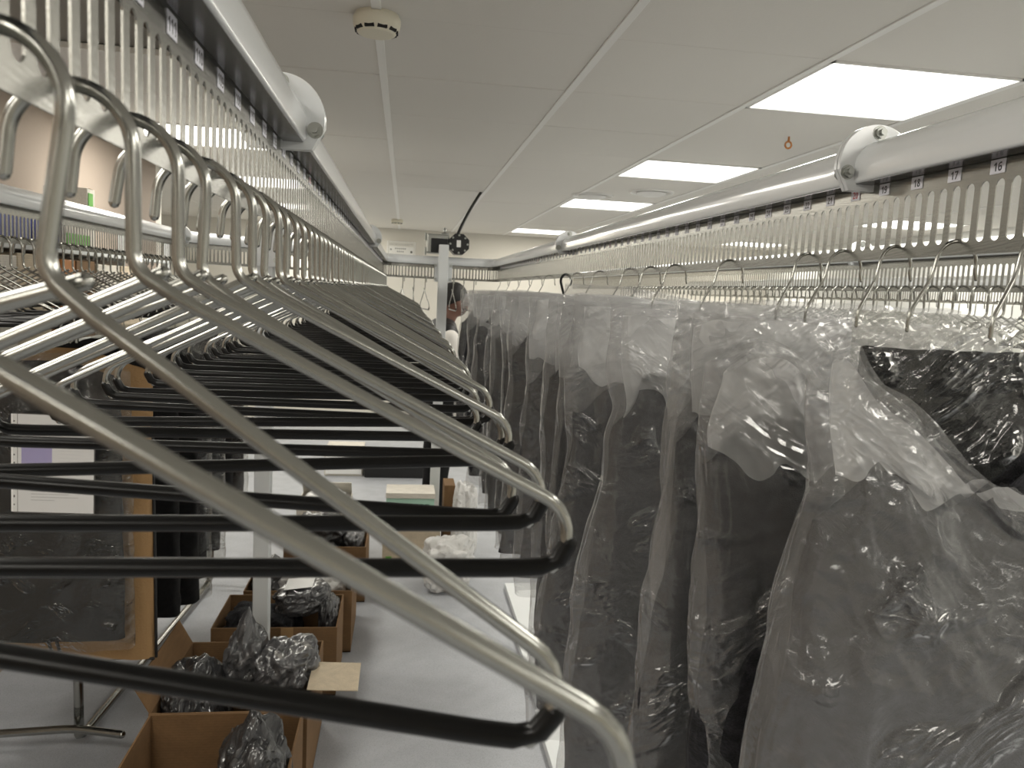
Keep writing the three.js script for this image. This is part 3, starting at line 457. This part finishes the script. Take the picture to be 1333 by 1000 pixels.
// paper boxes at the end of the aisle
{
  const lbl = canvasTex(512, 128, (c) => { c.fillStyle = '#a9cdbb'; c.fillRect(0, 0, 512, 128); c.fillStyle = '#2f5d4a'; c.font = 'bold 62px sans-serif'; c.fillText('A4', 54, 84); c.fillRect(128, 70, 22, 8); for (let k = 0; k < 5; k++) { c.fillRect(190 + k * 56, 52, 44, 14); c.fillRect(190 + k * 56, 74, 44, 14); } });
  const a = thing('paper_box', 'white and mint copy paper box marked A4 on top of a cream box', 'box', [0.075, 0.275, -4.98]);
  part('body', rbox(0.3, 0.15, 0.22, 0.003, 0, 0.075, 0), M.mint, a); part('lid', rbox(0.308, 0.035, 0.228, 0.003, 0, 0.1445, 0), M.cardWhite, a);
  part('printed_front', box(0.298, 0.072, 0.0006, 0, 0.085, 0.1105), std({ map: lbl, roughness: 0.6 }), a);
  const b = thing('paper_box', 'cream box with small green marks on the floor under the paper box', 'box', [0.09, 0, -4.98]);
  part('body', rbox(0.36, 0.272, 0.26, 0.003, 0, 0.136, 0), M.cardPale, b);
  part('leaf_mark', merge([box(0.03, 0.018, 0.0006, 0.14, 0.225, 0.1304), box(0.014, 0.026, 0.0006, 0.128, 0.23, 0.1304), box(0.036, 0.02, 0.0006, -0.14, 0.022, 0.1304)]), M.green, b);
  const c2 = thing('tall_carton', 'narrow brown carton standing beside the paper boxes', 'box', [0.325, 0, -5.05]); part('body', rbox(0.07, 0.47, 0.2, 0.003, 0, 0.235, 0), M.card, c2);
  bundle('white plastic bag slumped on the floor before the paper boxes', 0.3, 0, 4.42, 0.3, 0.27, 0.26, M.wrapPale, 16.3, { name: 'plastic_bag', cat: 'bag', group: 'white bags on the floor', peak: 0.15, px: 0.5 });
  bundle('taller white plastic bag beside the brown carton', 0.42, 0, 4.85, 0.16, 0.5, 0.2, M.wrapPale, 17.9, { name: 'plastic_bag', cat: 'bag', group: 'white bags on the floor' });
  const w = thing('white_cabinet', 'low white cabinet far back at the end of the aisle', 'cabinet', [-0.5, 0, -7.3]); part('body', rbox(0.34, 0.24, 0.4, 0.004, 0, 0.12, 0), M.cardWhite, w); part('door', rbox(0.32, 0.2, 0.012, 0.003, 0, 0.12, 0.206), M.paper, w);
  const k = thing('black_crate', 'wide black crate on the floor far back', 'crate', [-0.02, 0, -7.25]); part('body', rbox(0.58, 0.19, 0.4, 0.008, 0, 0.095, 0), M.black, k); part('rim', rbox(0.6, 0.02, 0.42, 0.004, 0, 0.185, 0), M.blackPlastic, k);
  const pl = thing('low_platform', 'low white board platform on the floor under the bagged garments', 'platform', [0.9, 0, -3.4]);
  for (const [z, l, x] of [[0.75, 0.68, 0], [0.05, 0.68, 0.02], [-0.65, 0.68, 0.05]]) part('board', rbox(0.64, 0.035, l, 0.003, x, 0.0175, z), M.post, pl);
}

// ---------------------------------------------------------------- shelf with stock along the left wall
{
  const t = thing('storage_shelf', 'white metal wall shelf against the left wall behind the second conveyor', 'shelf', [-1.515, 0, -3.86]);
  for (const y of [1.42, 1.8]) part('shelf_board', rbox(0.28, 0.025, 2.1, 0.003, 0, y, 0), M.post, t);
  for (const [x, z] of [[-0.125, 1.035], [-0.125, -1.035], [0.125, -1.035], [-0.125, 0.0]]) part('shelf_post', rbox(0.03, 0.62, 0.03, 0.003, x, 1.68, z), M.post, t);
  const pack = (label, d, w, y, hgt, mat, dep = 0.22) => { const b = thing('stock_box', label, 'box', [-1.49, y, -d], 'stock on the left shelf'); part('body', rbox(dep, hgt, w, 0.004, 0, hgt / 2, 0), mat, b); part('tape', box(dep + 0.002, 0.0012, 0.04, 0, hgt + 0.0004, 0), M.tape, b); return b; };
  const S = 1.4335, U = 1.8135;
  pack('white carton on the shelf, leftmost in view', 2.95, 0.22, S, 0.33, M.cardWhite); pack('cream carton on the shelf beside the white one', 3.2, 0.27, S, 0.34, M.cardPale); pack('brown carton in the middle of the shelf', 3.5, 0.13, S, 0.33, M.orange);
  pack('pale brown carton with dark print on the shelf', 3.68, 0.2, S, 0.33, M.card); pack('white carton right of the brown cartons', 3.95, 0.28, S, 0.32, M.cardWhite); pack('cream carton near the far end of the shelf', 4.25, 0.27, S, 0.32, M.cardPale); pack('white carton at the far end of the shelf', 4.56, 0.28, S, 0.3, M.cardWhite);
  pack('dark blue packet on the upper shelf', 3.02, 0.3, U, 0.1, M.blue); pack('blue packet beside the dark blue one on the upper shelf', 3.32, 0.2, U, 0.13, M.blue);
  const g = pack('white packet with a green band on the upper shelf', 3.6, 0.26, U, 0.13, M.cardWhite); part('green_band', rbox(0.003, 0.05, 0.24, 0.001, 0.112, 0.035, 0), M.green, g);
  const q = pack('tall white packet with a green corner on the upper shelf', 3.8, 0.09, U, 0.27, M.cardWhite, 0.18); part('green_corner', rbox(0.003, 0.06, 0.05, 0.001, 0.092, 0.22, 0.012), M.green, q);
}

// ---------------------------------------------------------------- ceiling fittings and the far sign
function detector(label, x, d) {
  const t = thing('smoke_detector', label, 'smoke detector', [x, CEIL, -d], 'smoke detectors');
  part('base', new THREE.CylinderGeometry(0.058, 0.058, 0.012, 32).translate(0, -0.004, 0), M.ivory, t);
  part('head', new THREE.LatheGeometry([[0.062, -0.008], [0.0635, -0.012], [0.0635, -0.022], [0.061, -0.036], [0.05, -0.05], [0.044, -0.052], [0.0, -0.0525]].map(([a, b]) => new THREE.Vector2(a, b)), 36), M.ivory, t);
  for (let k = 0; k < 10; k++) { const a = k * Math.PI / 5; part('vent_slot', rbox(0.026, 0.009, 0.008, 0.001, 0, 0, 0), M.dark, t, [0.0535 * Math.cos(a), -0.0425, 0.0535 * Math.sin(a)]).rotation.set(0, Math.PI / 2 - a, 0); }
}
detector('large round ivory smoke detector on the ceiling near the viewer', -0.1, 2.24); detector('small smoke detector on the ceiling far back', -0.115, 8.7);
for (const [x, d, l] of [[1.62, 5.25, 'round ceiling vent just behind the bright panel, right one'], [1.3, 5.62, 'round ceiling vent farther back, left one']]) {
  const t = thing('ceiling_vent', l, 'vent', [x, CEIL, -d], 'round ceiling vents');
  part('rim', new THREE.TorusGeometry(0.14, 0.012, 10, 40).rotateX(Math.PI / 2), M.strip, t); part('cone', new THREE.LatheGeometry([[0, -0.03], [0.06, -0.03], [0.1, -0.012], [0.102, -0.008], [0.06, -0.024], [0, -0.024]].map(([a, b]) => new THREE.Vector2(a, b)), 32), M.strip, t);
}
{ const t = thing('ceiling_hook', 'small orange ring hook under the ceiling', 'hook', [1.6, CEIL, -3.28]); part('ring', new THREE.TorusGeometry(0.014, 0.004, 8, 20).translate(0, -0.035, 0), M.orange, t); part('stem', new THREE.CylinderGeometry(0.004, 0.006, 0.024, 8).translate(0, -0.01, 0), M.orange, t); }
{
  const face = canvasTex(512, 280, (c) => { c.fillStyle = '#dcdad2'; c.fillRect(0, 0, 512, 280); c.fillStyle = '#a8a69e'; c.fillRect(30, 36, 450, 8); c.fillRect(30, 56, 380, 6); c.fillStyle = '#ecebe6'; c.fillRect(24, 86, 466, 170); c.fillStyle = '#7d7c78'; for (let k = 0; k < 6; k++) c.fillRect(140 + k * 36, 112, 20, 26); for (let k = 0; k < 4; k++) c.fillRect(180 + k * 34, 168, 20, 24); c.fillStyle = '#55554f'; c.fillRect(430, 160, 40, 40); c.fillStyle = '#8c8c88'; c.fillRect(46, 130, 30, 30); });
  const t = thing('wall_sign', 'pale rectangular notice board high on the far wall', 'sign', [-0.07, EYE + 0.465, -10.08]); part('board', rbox(0.35, 0.2, 0.02, 0.003), M.paper, t); part('printed_face', box(0.335, 0.185, 0.001, 0, 0, 0.011), std({ map: face, roughness: 0.6 }), t);
}

// ---------------------------------------------------------------- the person behind the last bags
function sdfMesh(fn, c, half, res) {
  const mc = new MarchingCubes(res, M.skin, false, false, 60000), n = res, hs = n / 2; mc.isolation = 0;
  for (let z = 0; z < n; z++) for (let y = 0; y < n; y++) for (let x = 0; x < n; x++) mc.field[z * n * n + y * n + x] = -fn(c[0] + (x - hs) / hs * half, c[1] + (y - hs) / hs * half, c[2] + (z - hs) / hs * half);
  mc.update(); const k = mc.count, g = new THREE.BufferGeometry(), p = mc.positionArray.slice(0, k * 3), q = mc.normalArray.slice(0, k * 3);
  for (let i = 0; i < k; i++) { p[i * 3] = c[0] + p[i * 3] * half; p[i * 3 + 1] = c[1] + p[i * 3 + 1] * half; p[i * 3 + 2] = c[2] + p[i * 3 + 2] * half; }
  g.setAttribute('position', new THREE.BufferAttribute(p, 3)); g.setAttribute('normal', new THREE.BufferAttribute(q, 3)); return g;
}
const cap = (a, b, r1, r2) => (x, y, z) => { const bx = b[0] - a[0], by = b[1] - a[1], bz = b[2] - a[2], px = x - a[0], py = y - a[1], pz = z - a[2], t = clamp((px * bx + py * by + pz * bz) / (bx * bx + by * by + bz * bz), 0, 1); return Math.hypot(px - bx * t, py - by * t, pz - bz * t) - (r1 + (r2 - r1) * t); };
const ell = (c, r) => (x, y, z) => { const k = Math.hypot((x - c[0]) / r[0], (y - c[1]) / r[1], (z - c[2]) / r[2]); return (k - 1) * Math.min(...r); };
const uni = (l, k) => (x, y, z) => { let m = 0, s = 0; m = Infinity; for (const f of l) { const d = f(x, y, z); if (m === Infinity) m = d; else { const h = clamp(0.5 + 0.5 * (m - d) / k, 0, 1); m = m * (1 - h) + d * h - k * h * (1 - h); } } return m; };
{
  // faces +x (to the right); x forward, z towards the camera is the right side
  const t = thing('person', 'person in a black vest over a white shirt, turned away behind the last bag', 'person', [0.27, 0, -5.98]); t.rotation.y = 0.35;
  const armR = [[0.0, 1.36, 0.19], [0.08, 1.1, 0.24], [0.3, 1.02, 0.17]], armL = [[0.0, 1.36, -0.19], [0.08, 1.1, -0.24], [0.3, 1.02, -0.17]];
  const head = uni([ell([0.115, 1.64, 0], [0.098, 0.118, 0.076]), ell([0.15, 1.585, 0], [0.055, 0.062, 0.054]), ell([0.214, 1.625, 0], [0.02, 0.026, 0.014]), ell([0.1, 1.625, 0.078], [0.018, 0.03, 0.01]), ell([0.1, 1.625, -0.078], [0.018, 0.03, 0.01]), ell([0.198, 1.578, 0], [0.014, 0.01, 0.024]), cap([0.03, 1.42, 0], [0.09, 1.56, 0], 0.058, 0.052)], 0.02);
  const fingers = []; for (const s of [1, -1]) for (let k = 0; k < 4; k++) { const z0 = s * 0.165 + (k - 1.5) * 0.02, l = [0.062, 0.074, 0.07, 0.054][k]; fingers.push(cap([0.4, 1.0, z0], [0.4 + l * 0.6, 0.985, z0], 0.0095, 0.009), cap([0.4 + l * 0.6, 0.985, z0], [0.4 + l, 0.955, z0], 0.009, 0.0078)); }
  const hands = []; for (const s of [1, -1]) hands.push(ell([0.36, 1.005, s * 0.165], [0.05, 0.018, 0.042]), cap([0.34, 1.0, s * 0.13], [0.385, 0.985, s * 0.105], 0.012, 0.009), cap([0.24, 1.04, s * 0.19], [0.33, 1.01, s * 0.167], 0.034, 0.026));
  const body = uni([head, cap([0.0, 1.3, 0], [0.01, 1.05, 0], 0.12, 0.12), ...hands], 0.025);
  const withFingers = (x, y, z) => { let m = body(x, y, z); for (const f of fingers) m = Math.min(m, f(x, y, z)); return m; };
  part('body', sdfMesh(withFingers, [0.16, 1.36, 0], 0.44, 110), M.skin, t);
  part('hair', sdfMesh((x, y, z) => Math.max(ell([0.1, 1.662, 0], [0.11, 0.118, 0.09])(x, y, z), 0.42 * (x - 0.13) - (y - 1.645)), [0.1, 1.66, 0], 0.16, 44), M.hair, t);
  for (const s of [1, -1]) { part('eye', new THREE.SphereGeometry(0.011, 10, 8), M.paper, t, [0.19, 1.642, s * 0.032]); part('sleeve', sdfMesh(uni([cap(armR[0].map((v, i) => (i === 2 ? v * s : v)), armR[1].map((v, i) => (i === 2 ? v * s : v)), 0.068, 0.056), cap(armR[1].map((v, i) => (i === 2 ? v * s : v)), [0.27, 1.03, s * 0.18], 0.056, 0.043)], 0.03), [0.12, 1.2, s * 0.21], 0.3, 60), M.shirt, t); }
  part('vest', sdfMesh(uni([cap([0.0, 1.39, 0.13], [0.0, 1.39, -0.13], 0.085, 0.085), ell([0.035, 1.445, 0], [0.085, 0.065, 0.09]), ell([0.0, 1.25, 0], [0.135, 0.2, 0.195]), ell([0.01, 1.03, 0], [0.13, 0.17, 0.18]), ell([0.0, 0.93, 0], [0.14, 0.13, 0.19])], 0.06), [0, 1.15, 0], 0.42, 84), M.black, t);
  part('trousers', sdfMesh(uni([ell([0, 0.9, 0], [0.13, 0.13, 0.18]), cap([0, 0.86, 0.09], [0.02, 0.48, 0.1], 0.092, 0.068), cap([0.02, 0.48, 0.1], [-0.01, 0.09, 0.1], 0.066, 0.05), cap([0, 0.86, -0.09], [0.02, 0.48, -0.1], 0.092, 0.068), cap([0.02, 0.48, -0.1], [-0.01, 0.09, -0.1], 0.066, 0.05)], 0.04), [0, 0.52, 0], 0.56, 84), M.clothBlack, t);
  for (const s of [1, -1]) part('shoe', sdfMesh((x, y, z) => Math.max(uni([ell([0.06, 0.045, s * 0.1], [0.14, 0.045, 0.048]), ell([-0.01, 0.07, s * 0.1], [0.06, 0.06, 0.044])], 0.03)(x, y, z), -y), [0.05, 0.08, s * 0.1], 0.22, 44), M.blackPlastic, t);
}
renderer.render(scene, camera);
